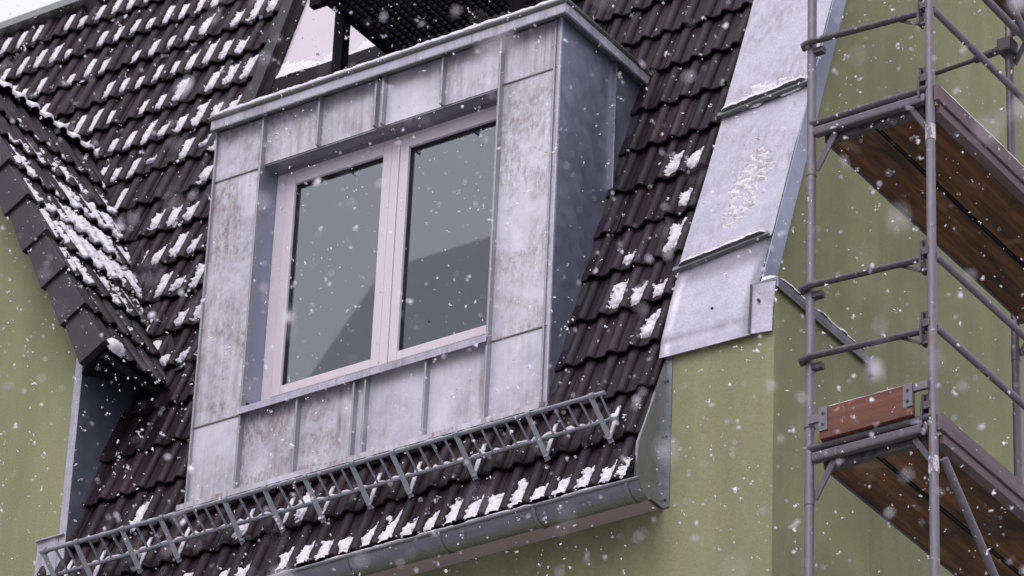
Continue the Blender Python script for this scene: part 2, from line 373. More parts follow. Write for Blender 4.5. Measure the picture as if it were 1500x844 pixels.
fb = MB(); fb.box(-3.392, -3.243, LY - .014, LY - .002, -.75, .015); fb.box(-3.40, -3.20, LY - .03, LY - .002, .015, .024); tag(fb.build('eaves_box', 'zinc_flash', MR), 'pale zinc box beside the left end of the snow guard')

# ------------------------------------------------------------------ left bay side roof
GR = thing('bay_roof', 'dark tiled side slope of the left bay, thick with streaks of snow', 'roof', (-3.4, .2, 1.1))
gd = MB(); gd.prism([gp(-.245, -.02, -.012), gp(2.2, -.02, -.012), gp(2.2, 2.86, -.012), gp(-.245, 2.86, -.012)], GN * -.05); gd.build('roof_deck', 'underlay', GR)
gb = Matrix((V((0, 1, 0)), GU, GN)).transposed()
GCS = [-.05 + .348 * k for k in range(9)]
for s in GCS[:-1]:
    z = G0.z + s * GS; yv = z / math.tan(TH) + .35; k = 0
    while True:
        y = -.215 + TW * k; k += 1
        if y > yv: break
        mw = Matrix.Translation(gp(y, s + random.uniform(-.004, .004))) @ (gb @ Matrix.Rotation(random.uniform(-.006, .006), 3, 'Z')).to_4x4()
        link('tile', TILE, GR, mw)
vt = MB(); vt.hexa([(-.048, 0, -.152), (.0, 0, -.152), (.0, .41, -.126), (-.028, .41, -.126), (-.052, 0, .052), (.0, 0, .052), (.0, .41, .015), (-.026, .41, .015)])
vt.hexa([(.0, 0, .02), (.05, 0, .02), (.05, .41, -.005), (.0, .41, -.005), (.0, 0, .045), (.05, 0, .045), (.05, .41, .022), (.0, .41, .022)])
vo_ = vt.build('verge_tile', 'verge', GR, bevel=.004); VTM = vo_.data; bpy.data.objects.remove(vo_)
for i, s in enumerate(GCS[:-1]):
    link('verge_tile', VTM, GR, Matrix.Translation(gp(-.245, s, 0)) @ (gb @ Matrix.Rotation(R(.3), 3, 'X')).to_4x4())
# flatter upper slope whose tile ends overhang the break
UA = R(36); UU = V((-math.cos(UA), 0, math.sin(UA))); UN = V((math.sin(UA), 0, math.cos(UA))); U0 = V((-4.33, 0, 3.52))
ub = Matrix((V((0, 1, 0)), UU, UN)).transposed()
for s in (0, .345, .69):
    for k in range(11): link('tile', TILE, GR, Matrix.Translation(U0 + V((0, -.24 + TW * k, 0)) + UU * s) @ ub.to_4x4())
MB().prism([U0 + V((0, -.2, 0)) + UU * .05 + UN * -.02, U0 + V((0, 2.8, 0)) + UU * .05 + UN * -.02, U0 + V((0, 2.8, 0)) + UU * 1.2 + UN * -.02, U0 + V((0, -.2, 0)) + UU * 1.2 + UN * -.02], UN * -.06).build('upper_deck', 'underlay', GR)
# eaves of the bay roof: fascia, soffit and small wavy closing lip
A0, A1 = gp(-.255, -.03, -.10), gp(-.255, -.03, -.01); B0, B1 = V((-3.190, LY - .016, 1.05)), V((-3.190, LY - .016, 1.42)); C0, C1 = V((-3.02, .46, 1.16)), V((-3.02, .46, 1.28))
ef = MB(); ef.add([A0, B0, C0, A1, B1, C1], [(2, 1, 0), (3, 4, 5), (0, 1, 4, 3), (1, 2, 5, 4), (2, 0, 3, 5)]); ef.build('eaves_soffit', 'dark_metal', GR)
eg = MB()
for k in range(9): eg.tube([gp(-.2 + k * .075, -.05, -.028), gp(-.2 + k * .075, .0, -.03)], .018, 10)
eg.build('eaves_comb', 'dark_trim', GR, smooth=True)

# ------------------------------------------------------------------ dormer
D = thing('dormer', 'zinc clad dormer with standing seams and a two part white window', 'dormer', (-1.2, .1, 0))
body = MB()
body.box(-2.398, -2.042, .006, .40, -.12, 2.50); body.box(-.378, -.002, .006, .40, -.12, 2.50)
body.box(-2.042, -.378, .006, .40, 2.155, 2.50); body.box(-2.042, -.378, .006, .13, -.12, .54)
body.build('core', 'underlay', D)
def panel(x0, x1, z0, z1, m='zinc', grime=.6):
    tlt = random.uniform(0, .0025)
    p = MB(); p.hexa([(x0, -.001 - tlt, z0), (x1, -.001 - tlt, z0), (x1, .006, z0), (x0, .006, z0), (x0, .0005, z1), (x1, .0005, z1), (x1, .006, z1), (x0, .006, z1)])
    o = p.build('zinc_panel', m, D); o.color = (grime, grime, grime, 1); return o
XT = [-2.04, -1.64, -1.238, -1.188, -.778, -.38]
XB = [-2.04, -1.645, -1.257, -1.180, -.778, -.38]
for x0, x1, zs in ((-2.40, -2.045, (-.10, .525, 2.148, 2.49)), (-.375, 0, (-.10, .519, 2.170, 2.49))):
    for (a, c), gm in zip(zip(zs[:-1], zs[1:]), (.35, .95, .7) if x0 < -1 else (.25, .75, .35)): panel(x0 + .002, x1 - .002, a + .0025, c - .0025, grime=gm)
for (a, c), gm in zip(zip(XT[:-1], XT[1:]), (.7, .55, .3, .15, .5)): panel(a + .003, c - .003, 2.158, 2.49, grime=gm)
for (a, c), gm in zip(zip(XB[:-1], XB[1:]), (1.0, 1.0, .1, .1, .2)): panel(a + .003, c - .003, -.10, .545, grime=gm)
MB().prism([(-2.405, -.001, .050), (-2.405, -.080, .004), (-2.405, -.080, -.030), (-2.405, -.001, -.03)], (2.41, 0, 0)).build('apron', 'zinc', D)
def seam(x, z0, z1, w=.014, d=.042): return MB().box(x - w / 2, x + w / 2, -d, .004, z0, z1).build('standing_seam', 'zinc_seam_shaded', D, bevel=.004)
for x in XT[1:-1]: seam(x, 2.150, 2.49)
for x in XB[1:-1]: seam(x, -.06, .53)
seam(-2.04, -.06, 2.49); seam(-.38, -.06, 2.49); seam(-2.395, -.03, 2.49, .012, .02); seam(-.030, -.03, 2.49, .012, .016)
MB().box(-.006, .010, -.014, .004, -.03, 2.49).build('corner_strip', 'zinc_flash', D, bevel=.003)
# horizontal folded joints on the side columns
for x0, x1, zs in ((-2.388, -2.05, (.525, 2.148)), (-.37, -.037, (.519, 2.170))):
    for z in zs: MB().box(x0, x1, -.006, .002, z - .006, z + .001).build('folded_joint', 'trim', D)
# right cheek in two sheets, left cheek
k_ = 1 / math.tan(TH)
ck = MB(); ck.prism([(0, .006, -.02), (0, .006, 2.49), (0, .528, 2.49), (0, .528, .528 * math.tan(TH) - .25)], (.004, 0, 0)); ck.build('cheek_panel', 'zinc_shaded', D)
ck = MB(); ck.prism([(0, .540, .528 * math.tan(TH) - .25), (0, .540, 2.49), (0, .90, 2.49), (0, .90, 2.40)], (.004, 0, 0)); ck.build('cheek_panel', 'zinc_shaded', D)
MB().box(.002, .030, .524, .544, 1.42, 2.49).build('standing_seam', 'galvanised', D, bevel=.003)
MB().prism([(-2.400, .006, -.02), (-2.400, .006, 2.49), (-2.400, .90, 2.49), (-2.400, .9, 2.4)], (-.004, 0, 0)).build('cheek_panel', 'zinc_shaded', D)
ap = MB(); ap.prism([rp(.005, .02, .012), rp(.075, .02, .012), rp(.075, 2.62, .012), rp(.005, 2.62, .012)], TN * .004); ap.build('cheek_flashing', 'dark_trim', D)
# roof slab with fascia and rolled edge
sb_ = MB(); sb_.box(-2.39, .055, -.052, .95, 2.495, 2.545); sb_.build('roof_slab', 'galvanised', D)
fa = MB(); fa.box(-2.402, .070, -.072, -.054, 2.470, 2.532); fa.box(.056, .072, -.054, .93, 2.472, 2.532); fa.box(-2.404, -2.391, -.054, .93, 2.472, 2.532)
fa.build('fascia', 'zinc_flash', D, bevel=.003)
ro = MB(); ro.tube([(-2.405, -.074, 2.547), (.075, -.074, 2.547)], .016); ro.tube([(.074, -.074, 2.547), (.074, .93, 2.547)], .014); ro.build('edge_roll', 'trim', D, smooth=True)
# drip line under fascia
MB().box(-2.40, .066, -.076, -.058, 2.462, 2.4705).build('drip_edge', 'trim', D)
# reveals and sill
MB().box(-2.0405, -2.034, .002, .20, .60, 2.156).build('reveal', 'zinc_shaded', D)
MB().box(-.386, -.3795, .002, .20, .60, 2.156).build('reveal', 'zinc_shaded', D)
MB().box(-2.04, -.38, .002, .20, 2.148, 2.1555).build('reveal', 'galvanised', D)
si = MB(); si.hexa([(-2.052, -.052, .520), (-.372, -.052, .520), (-.372, .16, .628), (-2.052, .16, .628), (-2.052, -.052, .534), (-.372, -.052, .534), (-.372, .16, .642), (-2.052, .16, .642)])
si.box(-2.052, -.372, -.056, -.0522, .493, .536); si.build('sill', 'zinc_flash', D, bevel=.002)
# window
wn = MB(); X0, X1, Z0, Z1 = -2.034, -.386, .648, 2.2
FW = .068
wn.box(X0, X0 + FW, .130, .20, Z0, Z1); wn.box(X1 - FW + .03, X1, .130, .20, Z0, Z1); wn.box(X0 + FW, X1 - FW + .03, .130, .20, Z1 - .075, Z1); wn.box(X0 + FW, X1 - FW + .03, .130, .20, Z0, Z0 + .012)
WD = wn.build('window', 'pvc', D, bevel=.004)
MB().box(-1.216, -1.160, .118, .20, Z0 + .012, Z1 - .070).build('mullion', 'pvc', WD, bevel=.005)
for (a, c, ga, gc) in ((-1.962, -1.2185, -1.898, -1.277), (-1.1575, -.4235, -1.098, -.482)):
    zb, zt, gb0, gt0 = Z0 + .016, 2.121, .722, 2.056
    s = MB(); s.box(a, ga, .122, .19, zb, zt); s.box(gc, c, .122, .19, zb, zt); s.box(ga, gc, .122, .19, gt0, zt); s.box(ga, gc, .122, .19, zb, gb0)
    s.build('sash', 'pvc', WD, bevel=.006)
    q = MB(); e_ = .005
    q.box(ga, ga + e_, .142, .155, gb0, gt0); q.box(gc - e_, gc, .142, .155, gb0, gt0); q.box(ga + e_, gc - e_, .142, .155, gt0 - e_, gt0); q.box(ga + e_, gc - e_, .142, .155, gb0, gb0 + e_)
    q.build('gasket', 'gasket', WD)
    MB().box(ga, gc, .156, .162, gb0, gt0).build('pane', 'glass', WD)
    MB().box(ga - .03, gc + .03, .215, .222, gb0 - .02, gt0 + .03).build('blind', 'curtain', WD)
MB().box(X0, X1, .23, .235, Z0, Z1).build('dark_room', 'underlay', D)

# ------------------------------------------------------------------ verge flashing on the gable wall
VF = thing('verge_flashing', 'pale zinc flashing running up the sloping gable edge beside the scaffold', 'flashing', (.97, .05, .13))
def sheet(s0, s1, x0a, x1a, x0b, x1b, sk=.10, o0=.066, o1=.056):
    n = 14; vs = []; fs = []
    for r_ in range(n + 1):
        f_ = r_ / n
        for c_ in range(9):
            g_ = c_ / 8; x = (x0a + (x1a - x0a) * g_) * (1 - f_) + (x0b + (x1b - x0b) * g_) * f_; s = s0 + (s1 - s0) * f_ + sk * g_
            w = .004 * (math.sin(5 * x + 3 * s) * math.sin(2.7 * s + x)); vs.append(rp(x, s, o0 + (o1 - o0) * f_ + w))
    for r_ in range(n):
        for c_ in range(8): i = r_ * 9 + c_; fs.append((i, i + 1, i + 10, i + 9))
    k = len(vs); vs += [v - TN * .004 for v in vs]
    fs += [tuple(k + j for j in reversed(f_)) for f_ in fs]
    rim = [r_ * 9 for r_ in range(n + 1)] + [n * 9 + c_ for c_ in range(1, 9)] + [r_ * 9 + 8 for r_ in range(n - 1, -1, -1)] + [c_ for c_ in range(7, 0, -1)]
    for a, c in zip(rim, rim[1:] + rim[:1]): fs.append((a, c, k + c, k + a))
    return mesh_obj('zinc_sheet', vs, fs, 'zinc_flash', VF, smooth=False)
sheet(2.02, 5.6, .700, 1.262, .70, 1.262, .055); sheet(.755, 2.03, .692, 1.262, .705, 1.262, .07, .07, .058)
# lowest sheet bends down over the wall head
vs = []; fs = []; prof = [(.50, 0), (.24, 1), (.18, 2), (.10, 3)]
rows = [(.79, .058, .695, 1.255, .05), (.52, .062, .70, 1.25, .03), (.25, .066, .712, 1.245, 0)]
for s, o, xa, xb, sk in rows:
    for c_ in range(9): g_ = c_ / 8; vs.append(rp(xa + (xb - xa) * g_, s + sk * g_, o + .004 * math.sin(9 * g_ + 4 * s)))
for (y, z, xa, xb) in ((.018, .225, .700, 1.240), (.030, .135, .683, 1.236)):
    for c_ in range(9): g_ = c_ / 8; vs.append(V((xa + (xb - xa) * g_, y, z - .012 * g_)))
for r_ in range(4):
    for c_ in range(8): i = r_ * 9 + c_; fs.append((i, i + 9, i + 10, i + 1))
k = len(vs); vs += [v + V((0, .006, -.001)) for v in vs]; fs += [tuple(k + j for j in reversed(f_)) for f_ in fs]
rim = [r_ * 9 for r_ in range(5)] + [36 + c_ for c_ in range(1, 9)] + [r_ * 9 + 8 for r_ in range(3, -1, -1)] + [c_ for c_ in range(7, 0, -1)]
for a, c in zip(rim, rim[1:] + rim[:1]): fs.append((a, c, k + c, k + a))
mesh_obj('zinc_sheet', vs, fs, 'zinc_flash', VF, True)
cpn = MB(); cpn.prism([(1.238, .026, .125), (1.238, .020, .41), (1.383, .040, .41), (1.362, .047, .26), (1.358, .047, .122)], (0, .006, 0))
tag(cpn.build('corner_sheet', 'zinc_flash', VF), 'separate zinc corner sheet with a rusty seam')
MB().bar((1.238, .018, .125), (1.252, .012, .41), .010, .006, (0, -1, 0)).build('rusty_seam', 'toe_grey', VF)
MB().tube([rp(.99, .36, .055), rp(.99, .36, .070)], .008, 10).build('screw', 'gasket', VF); MB().tube([(1.29, .03, .31), (1.29, .018, .31)], .008, 10).build('screw', 'gasket', VF)
for (xa, sa, xb, sb2) in ((.675, .748, 1.250, .828), (.690, 2.005, 1.252, 2.07)):
    MB().bar(rp(xa, sa, .082), rp(xb, sb2, .082), .030, .026, TN).build('folded_seam', 'trim', VF, bevel=.004)
MB().prism([rp(1.264, .42, .062), rp(1.264, 5.6, .062), rp(1.264, 5.6, -.05), rp(1.264, .42, -.05)], (.006, 0, 0)).build('side_trim', 'zinc_shaded', VF)

# ------------------------------------------------------------------ gutter
GU_ = thing('gutter', 'grey half round metal gutter along the mansard eaves', 'gutter', (-1.2, -.16, -.80))
GY, GZ, GRr = -.203, -.736, .083
def half(x0, x1, r, a0=186, a1=364, n=18):
    vs = []; fs = []
    for x in (x0, x1):
        for rr in (r, r - .004):
            for i in range(n + 1):
                a = R(a0 + (a1 - a0) * i / n); vs.append((x, GY + rr * math.cos(a), GZ + rr * math.sin(a)))
    m_ = n + 1
    for i in range(n): fs += [(i, i + 1, 2 * m_ + i + 1, 2 * m_ + i), (m_ + i + 1, m_ + i, 3 * m_ + i, 3 * m_ + i + 1), (i + 1, i, m_ + i, m_ + i + 1), (2 * m_ + i, 2 * m_ + i + 1, 3 * m_ + i + 1, 3 * m_ + i)]
    fs += [(0, m_, 3 * m_, 2 * m_), (n, 2 * m_ + n, 3 * m_ + n, m_ + n)]
    return vs, fs
MB().add(*half(-3.17, .782, GRr)).build('trough', 'galvanised', GU_, smooth=True)
MB().tube([(-3.17, GY - GRr - .004, GZ - .006), (.782, GY - GRr - .004, GZ - .006)], .010, 12).build('front_bead', 'galvanised', GU_, smooth=True)
for x in (.705, .140, -.452, -1.043, -1.63, -2.22, -2.8): MB().add(*half(x - .010, x + .010, GRr + .006)).build('gutter_bracket', 'galvanised', GU_, smooth=True)
cap = [(.779, GY + GRr * math.cos(R(a)), GZ + GRr * math.sin(R(a))) for a in range(180, 361, 12)] + [(.779, GY + GRr, GZ + .03)]
MB().prism(cap, (.006, 0, 0)).build('end_cap', 'galvanised', GU_)

# ------------------------------------------------------------------ snow guard
SG = thing('snow_guard', 'long steel ladder snow guard on brackets above the gutter', 'snow guard', (-1.2, -.14, -.42))
TY, TZ, BY, BZ = -.312, -.204, -.205, -.306
MB().tube([(-3.16, TY, TZ), (.575, TY, TZ)], .0125, 12).build('top_rail', 'guard_steel', SG, smooth=True)
MB().tube([(-3.10, BY, BZ), (.590, BY, BZ)], .0115, 12).build('bottom_rail', 'guard_steel', SG, smooth=True)
BX = [.50, .108, -.345, -.757, -1.02, -1.33, -1.597, -1.868, -2.305, -2.575, -2.90, -3.13]
for x in BX:
    br = MB(); f_ = V((x + .03, -.165, -.418)); br.bar(f_, (x - .006, TY - .006, TZ - .008), .030, .006, (0, -1, 1), .026); bo = br.build('bracket', 'guard_steel', SG)
    MB().tube([(x - .014, TY, TZ), (x + .012, TY, TZ)], .019, 12).build('clamp', 'guard_steel', bo, smooth=True)
    MB().bar(rp(x + .034, -.45, .052), rp(x + .034, -.20, .046), .026, .005, TN).build('foot', 'guard_steel', bo)
allx = sorted(BX)
for a, c in zip(allx[:-1], allx[1:]):
    n = max(2, round((c - a) / .078))
    for i in range(1, n):
        x = a + (c - a) * i / n
        MB().bar((x + .012, BY, BZ), (x - .004, TY, TZ), .010, .010, (0, -1, 1)).build('rung', 'guard_steel', SG)
MB().bar((.55, BY, BZ), (.545, TY, TZ), .010, .010, (0, -1, 1)).build('rung', 'guard_steel', SG)

# ------------------------------------------------------------------ house across the street (seen mirrored in the dormer panes)
OH = thing('opposite_house', 'pale house across the street, mirrored as a dim roof shape in the dormer window', 'house', (-8, -18, GROUND))
MB().box(-14.7, -3, -23, -14.6, GROUND, 9).build('wall', 'house_plaster', OH)
MB().box(-14.85, -2.85, -23.15, -14.45, 9.0, 9.25).build('cornice', 'trim', OH)
b0 = [(-14.7, -23, 9.25), (-3, -23, 9.25), (-3, -14.6, 9.25), (-14.7, -14.6, 9.25)]; b1 = [(-13.3, -21.6, 13.05), (-4.4, -21.6, 13.05), (-4.4, -15.9, 13.05), (-13.3, -15.9, 13.05)]
MB().hexa(b0 + b1).build('roof', 'slate', OH)
for zi in range(6):
    for xi in range(5):
        x = -13.6 + xi * 2.2; z = -11.2 + zi * 3.1; w_ = MB().box(x, x + 1.1, -14.62, -14.56, z, z + 1.7).build('window', 'pvc', OH); MB().box(x + .08, x + 1.02, -14.565, -14.55, z + .08, z + 1.62).build('pane', 'gasket', w_)

# ------------------------------------------------------------------ roof window and balcony grating above the dormer
RW = thing('roof_window', 'sloping roof glazing with a dark frame and snow along its foot', 'window', (-2.3, 1.2, 3.6))
MB().prism([rp(-3.15, 3.66, -.01), rp(-3.06, 3.66, -.01), rp(-3.06, 5.58, -.01), rp(-3.15, 5.58, -.01)], TN * .075).build('side_frame', 'dark_trim', RW)
MB().prism([rp(-3.06, 3.70, -.01), rp(-2.985, 3.70, -.01), rp(-2.985, 5.58, -.01), rp(-3.06, 5.58, -.01)], TN * .045).build('side_frame', 'dark_metal', RW)
MB().prism([rp(-3.15, 3.60, -.01), rp(-1.4, 3.60, -.01), rp(-1.4, 3.93, -.01), rp(-3.15, 3.93, -.01)], TN * .04).build('bottom_frame', 'dark_metal', RW)
MB().prism([rp(-2.985, 3.93, .012), rp(-1.4, 3.93, .012), rp(-1.4, 5.58, .012), rp(-2.985, 5.58, .012)], TN * .006).build('pane', 'sky_glass', RW)
BP = thing('balcony', 'black steel balcony grating on posts above the dormer roof, seen from below', 'balcony', (-1.4, .6, 2.55))
PZ = 3.6
MB().bar((-2.085, .705, 2.55), (-2.085, .705, PZ + .06), .07, .07, (0, 1, 0)).build('post', 'dark_metal', BP)
MB().bar((-.80, .705, 2.55), (-.80, .705, PZ + .06), .07, .07, (0, 1, 0)).build('post', 'dark_metal', BP)
for xx in (-2.06, -.78): MB().box(xx - .03, xx + .03, -.45, 1.19, PZ, PZ + .12).build('beam', 'dark_metal', BP)
MB().box(-2.19, -.75, .50, .55, PZ + .001, PZ + .10).build('beam', 'dark_metal', BP)
y = -.42; 
while y < 1.18:
    MB().box(-2.03, -.81, y, y + .014, PZ + .02, PZ + .05).build('grating_bar', 'dark_metal', BP); y += .046
x = -2.0
while x < -.82:
    MB().box(x, x + .018, -.44, 1.18, PZ + .021, PZ + .049).build('grating_bar', 'dark_metal', BP); x += .052

# ------------------------------------------------------------------ scaffold
S = thing('scaffold', 'grey steel tube scaffold with brown plank decks along the gable wall', 'scaffold', (2.06, 1, GROUND))
FY, BYY, XI, XO, TR = -.155, 2.09, 1.708, 2.410, .0242
def tube(name, a, b2, r=TR, m='tube', par=None): return MB().tube([a, b2], r, 18).build(name, m, par or S, smooth=True)
for x, y in ((XI, FY), (XO, FY), (XI, BYY), (XO, BYY)):
    st = tube('standard', (x, y, GROUND + .02), (x, y, 5.2))
    MB().box(x - .07, x + .07, y - .07, y + .07, GROUND + .004, GROUND + .02).build('base_plate', 'tube_dark', st)
    for z in (2.98, 1.06, -.86):
        MB().tube([(x, y, z - .22), (x, y, z - .13)], TR + .0025, 18).build('spigot_collar', 'white_paint' if (x == XO and y == FY) else 'tube', st, smooth=True)
L1, L2, L3 = 1.10, -.82, 3.02
for zi, z in enumerate((L3, L1, L2)):
    for y in (FY, BYY):
        tube('transom', (XI, y - .004, z + .055), (XO, y - .004, z + .055), .0225, 'tube_dark')
        MB().bar((XI + .02, y, z), (XO - .02, y, z), .045, .052).build('transom_beam', 'tube_mid', S, bevel=.012)
        cl = MB().bar((XI + .06, y + .055, z - .032), (XO - .06, y + .055, z - .032), .045, .045).build('deck_claw_rail', 'tube_dark', S, bevel=.005)
        for xx in (1.83, 1.99, 2.06, 2.30): MB().tube([(xx, y + .028, z - .036), (xx, y + .06, z - .036)], .014, 10).build('hole', 'gasket', cl)
        MB().bar((1.842, y + .01, z - .035), (1.733, y + .01, z - .225), .034, .010, (0, 1, 0)).build('corner_brace', 'tube_mid', S)
        MB().bar((2.30, y + .01, z - .035), (2.385, y + .01, z - .17), .030, .010, (0, 1, 0)).build('corner_brace', 'tube_dark', S)
    for x0, x1 in ((1.772, 2.070), (2.084, 2.385)):
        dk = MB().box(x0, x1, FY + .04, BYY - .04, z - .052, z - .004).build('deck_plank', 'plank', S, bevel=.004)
        xx = x0 if x0 < 2 else x1 - .014; MB().box(xx, xx + .014, FY + .05, BYY - .05, z - .060, z - .053).build('deck_edge', 'tube_mid', dk)
    MB().box(2.0715, 2.0825, FY + .05, BYY - .05, z - .050, z - .010).build('plank_joint', 'dark_metal', S); MB().box(2.058, 2.070, FY + .05, BYY - .05, z - .0565, z - .0525).build('plank_lip', 'dark_metal', S)
    MB().box(2.436, 2.462, FY - .01, BYY + .05, z - .030, z + .062).build('side_board', 'toe_grey', S, bevel=.003)
    MB().box(2.392, 2.450, FY + .03, BYY, z - .088, z - .036).build('deck_rail', 'toe_grey', S, bevel=.003)
def clamp(x, y, z, flip=1):
    c = MB(); c.box(x - .058, x - .046, y - .03, y + .03, z - .105, z + .02); c.bar((x - .052, y, z + .0), (x - .045, y - .01, z + .075), .014, .030, (0, 1, 0))
    c.bar((x - .030, y + .01, z + .0), (x - .025, y, z + .078), .014, .028, (0, 1, 0)); c.box(x - .06, x + .0, y - .025, y + .025, z - .012, z + .03)
    c.box(x - .055, x + .0, y - .02, y + .02, z - .108, z - .094); c.bar((x - .05, y, z - .095), (x - .20, y + .01, z - .012), .014, .012, (0, 1, 0))
    return c.build('wedge_coupler', 'tube_dark', S)
for z in (1.64, .155, -.262, 2.05):
    # end rail hooked round the inner standard, wedge coupler at the outer standard
    e = MB(); e.tube([(XI - .035, FY - .01, z - .005), (XI - .032, FY - .036, z), (XI + .02, FY - .045, z + .004), (XI + .12, FY - .030, z + .008), (XO - .04, FY + .0, z - .002)], .0185, 14); e.build('end_rail', 'tube_dark', S, smooth=True)
    MB().box(XI + .015, XI + .075, FY - .02, FY + .02, z - .055, z - .022).build('rail_hook', 'tube_dark', S, bevel=.004)
    clamp(XO, FY, z + .02)
    tube('guard_rail', (XO + .02, FY + .01, z), (XO + .02, BYY, z), .0195)
clamp(XO, FY, L1 + .11); clamp(XO, FY, L2 + .11)
# toe board across the end of the lower deck
tbd = MB().box(1.790, 2.318, FY - .045, FY - .015, -.748, -.572).build('toe_board', 'toe_red', S, bevel=.003)
tag(tbd, 'reddish brown toe board across the end of the lower deck')
for x0, x1, sx in ((1.788, 1.838, 1.70), (2.268, 2.320, 2.41)):
    MB().box(x0, x1, FY - .051, FY - .0455, -.705 if x0 < 2 else -.700, -.570).build('toe_bracket', 'tube', tbd)
    for z in (-.61, -.67): MB().tube([((x0 + x1) / 2, FY - .0515, z), ((x0 + x1) / 2, FY - .055, z)], .008, 8).build('bolt', 'gasket', tbd)
MB().box(1.72, 1.79, FY - .040, FY - .020, -.640, -.595).build('toe_lug', 'tube', tbd); MB().box(2.318, 2.40, FY - .040, FY - .020, -.615, -.572).build('toe_lug', 'tube', tbd)
MB().tube([(XI, FY, -.645), (XI, FY, -.592)], TR + .006, 16).build('toe_ring', 'tube', tbd, smooth=True)
# diagonal braces on the outer face
for a, c in (((XO + .045, FY + .02, -1.0), (XO + .045, BYY, -2.83)), ((XO + .045, FY + .02, 2.80), (XO + .045, BYY, 1.05))): tube('diagonal_brace', a, c, .021)
# wall tie at the rear inner standard
tube('wall_tie', (XI + .03, BYY - .03, 2.905), (1.50, BYY - .03, 2.885), .0242, 'tube_dark')
tube('tie_hook', (1.50, BYY - .03, 2.885), (1.245, BYY - .03, 2.875), .013, 'tube_dark')
MB().box(XI - .045, XI + .045, BYY - .075, BYY + .03, 2.86, 2.95).build('tie_coupler', 'tube_dark', S, bevel=.01)

# ------------------------------------------------------------------ lying snow
def snow_field(name, x0, x1, s0, s1, depthf, posf, label, step=.0065):
    xs = np.arange(x0, x1, step); ss = np.arange(s0, s1, step); X_, S_ = np.meshgrid(xs, ss, indexing='ij')
    Dp, base = depthf(X_, S_); on = Dp > 0
    keep = on[:-1, :-1] | on[1:, :-1] | on[:-1, 1:] | on[1:, 1:]
    ii, jj = np.nonzero(keep); idx = -np.ones(X_.shape, int)
    used = np.zeros(X_.shape, bool)
    for a, c in ((0, 0), (1, 0), (0, 1), (1, 1)): used[ii + a, jj + c] = True
    idx[used] = np.arange(used.sum())
    o = np.where(on, base + .002 + Dp, base - .004)
    P = posf(X_[used], S_[used], o[used])
    F = np.stack([idx[ii, jj], idx[ii + 1, jj], idx[ii + 1, jj + 1], idx[ii, jj + 1]], 1)
    me = bpy.data.meshes.new(name); me.from_pydata(P.tolist(), [], F.tolist()); me.materials.append(M['snow']); me.shade_smooth()
    return tag(link(name, me), label, 'snow', 'stuff')
def np_prof(u):
    d = np.abs(u - PITCH / 2) / .0365
    return np.where(d < 1, .028 * np.cos(np.clip(d, 0, 1) * np.pi / 2) ** .6, .001)
def tile_base(across, s, cs):
    cs = np.array(cs); k = np.clip(np.searchsorted(cs, s, side='right') - 1, 0, len(cs) - 1); ds = s - cs[k]
    return np_prof(across % PITCH) + LIFT * (1 - ds / .345), k, ds
def roofsnow(X_, S_):
    base, k, ds = tile_base(X_ - (XR - TW * 60), S_, CS)
    w = np.floor((X_ - (XR - TW * 60) + PITCH / 2) / PITCH).astype(int); u = ((X_ - (XR - TW * 60) + PITCH / 2) % PITCH) - PITCH / 2   # 0 at trough centre
    Z_ = S_ * ST
    rg = np.random.default_rng(5).random((200, 60, 4)); r0 = rg[w % 200, k, 0]; r1 = rg[w % 200, k, 1]; r2 = rg[w % 200, k, 2]
    dens = np.zeros_like(X_) + .04
    dens = np.where((X_ < -3.1) & (Z_ > 3.3), .86, dens)
    dens = np.where((X_ < -2.35) & (Z_ <= 3.3) & (Z_ > 1.15), .45 + .4 * np.clip((X_ + 3.6) / 1.0, 0, 1), dens)
    dens = np.where((X_ > .22) & (Z_ > .55) & (Z_ < 1.75), .55, dens)
    dens = np.where((X_ > -.2) & (X_ <= .22) & (Z_ > .55) & (Z_ < 1.5), .12, dens)
    dens = np.where(k == 0, np.where(X_ > -1.5, .85, .5), dens)
    dens = np.where((X_ > -.02) & (X_ < .16) & (Z_ > 0), 0, dens)
    dens = np.where((X_ < -2.3) & (Z_ < .9) & (Z_ > -.3), .07, dens)
    have = (r0 < dens).astype(float)
    rag = np.clip((X_ + 3.9) / 1.2, 0, 1)            # towards the right the patches are half melted and ragged
    L = .10 + .15 * r1; L = np.where(k == 0, .20 + .13 * r1, L)
    st = np.where(k <= 0, -.10, .015 + .04 * r2)
    along = 1 - np.abs((ds - st - L / 2) / (L / 2)) ** 2
    wid = np.where(X_ > -3.9, .044, .030); cx = .006
    acr = 1 - np.abs((u - cx) / wid) ** 2
    m_ = np.minimum(along, acr) * have
    n1 = fbm(X_, S_, 31, 26); n2 = fbm(X_, S_, 77, 75)
    F = m_ + (n1 - .5) * (.9 + 1.0 * rag) + (n2 - .5) * np.where(k == 0, .6, .75 + .45 * rag) - .20
    F = np.where((have > 0) & (np.minimum(along, acr) > -.7), F, -1)
    F = np.maximum(F, np.where((S_ < -.40) & (X_ < .705), .50 - (.705 - X_) / .11 - (S_ + .76) / .42 + (n1 - .5) * .9 + (n2 - .5) * .9, -1))
    return np.clip(F, 0, .8) * .022 + np.where(F > 0, .002, 0) * (F > 0), np.minimum(base, base)
snow_field('roof_snow', -6.6, .70, -.765, 5.55, lambda a, c: (lambda d, b_: (np.where((a > -2.41) & (a < .01) & (c * ST > -.02) & (c * ST < 2.6) | (c * ST < valley_z(a) + .02) & (a < -2.9) | ((a > WIN[0] - .04) & (a < WIN[1]) & (c * ST > 3.3)), 0, d), b_))(*roofsnow(a, c)),
           lambda a, c, o: np.stack([a, c * CT - ST * o, c * ST + CT * o], 1), 'small white snow patches caught in the troughs of the dark mansard tiles')
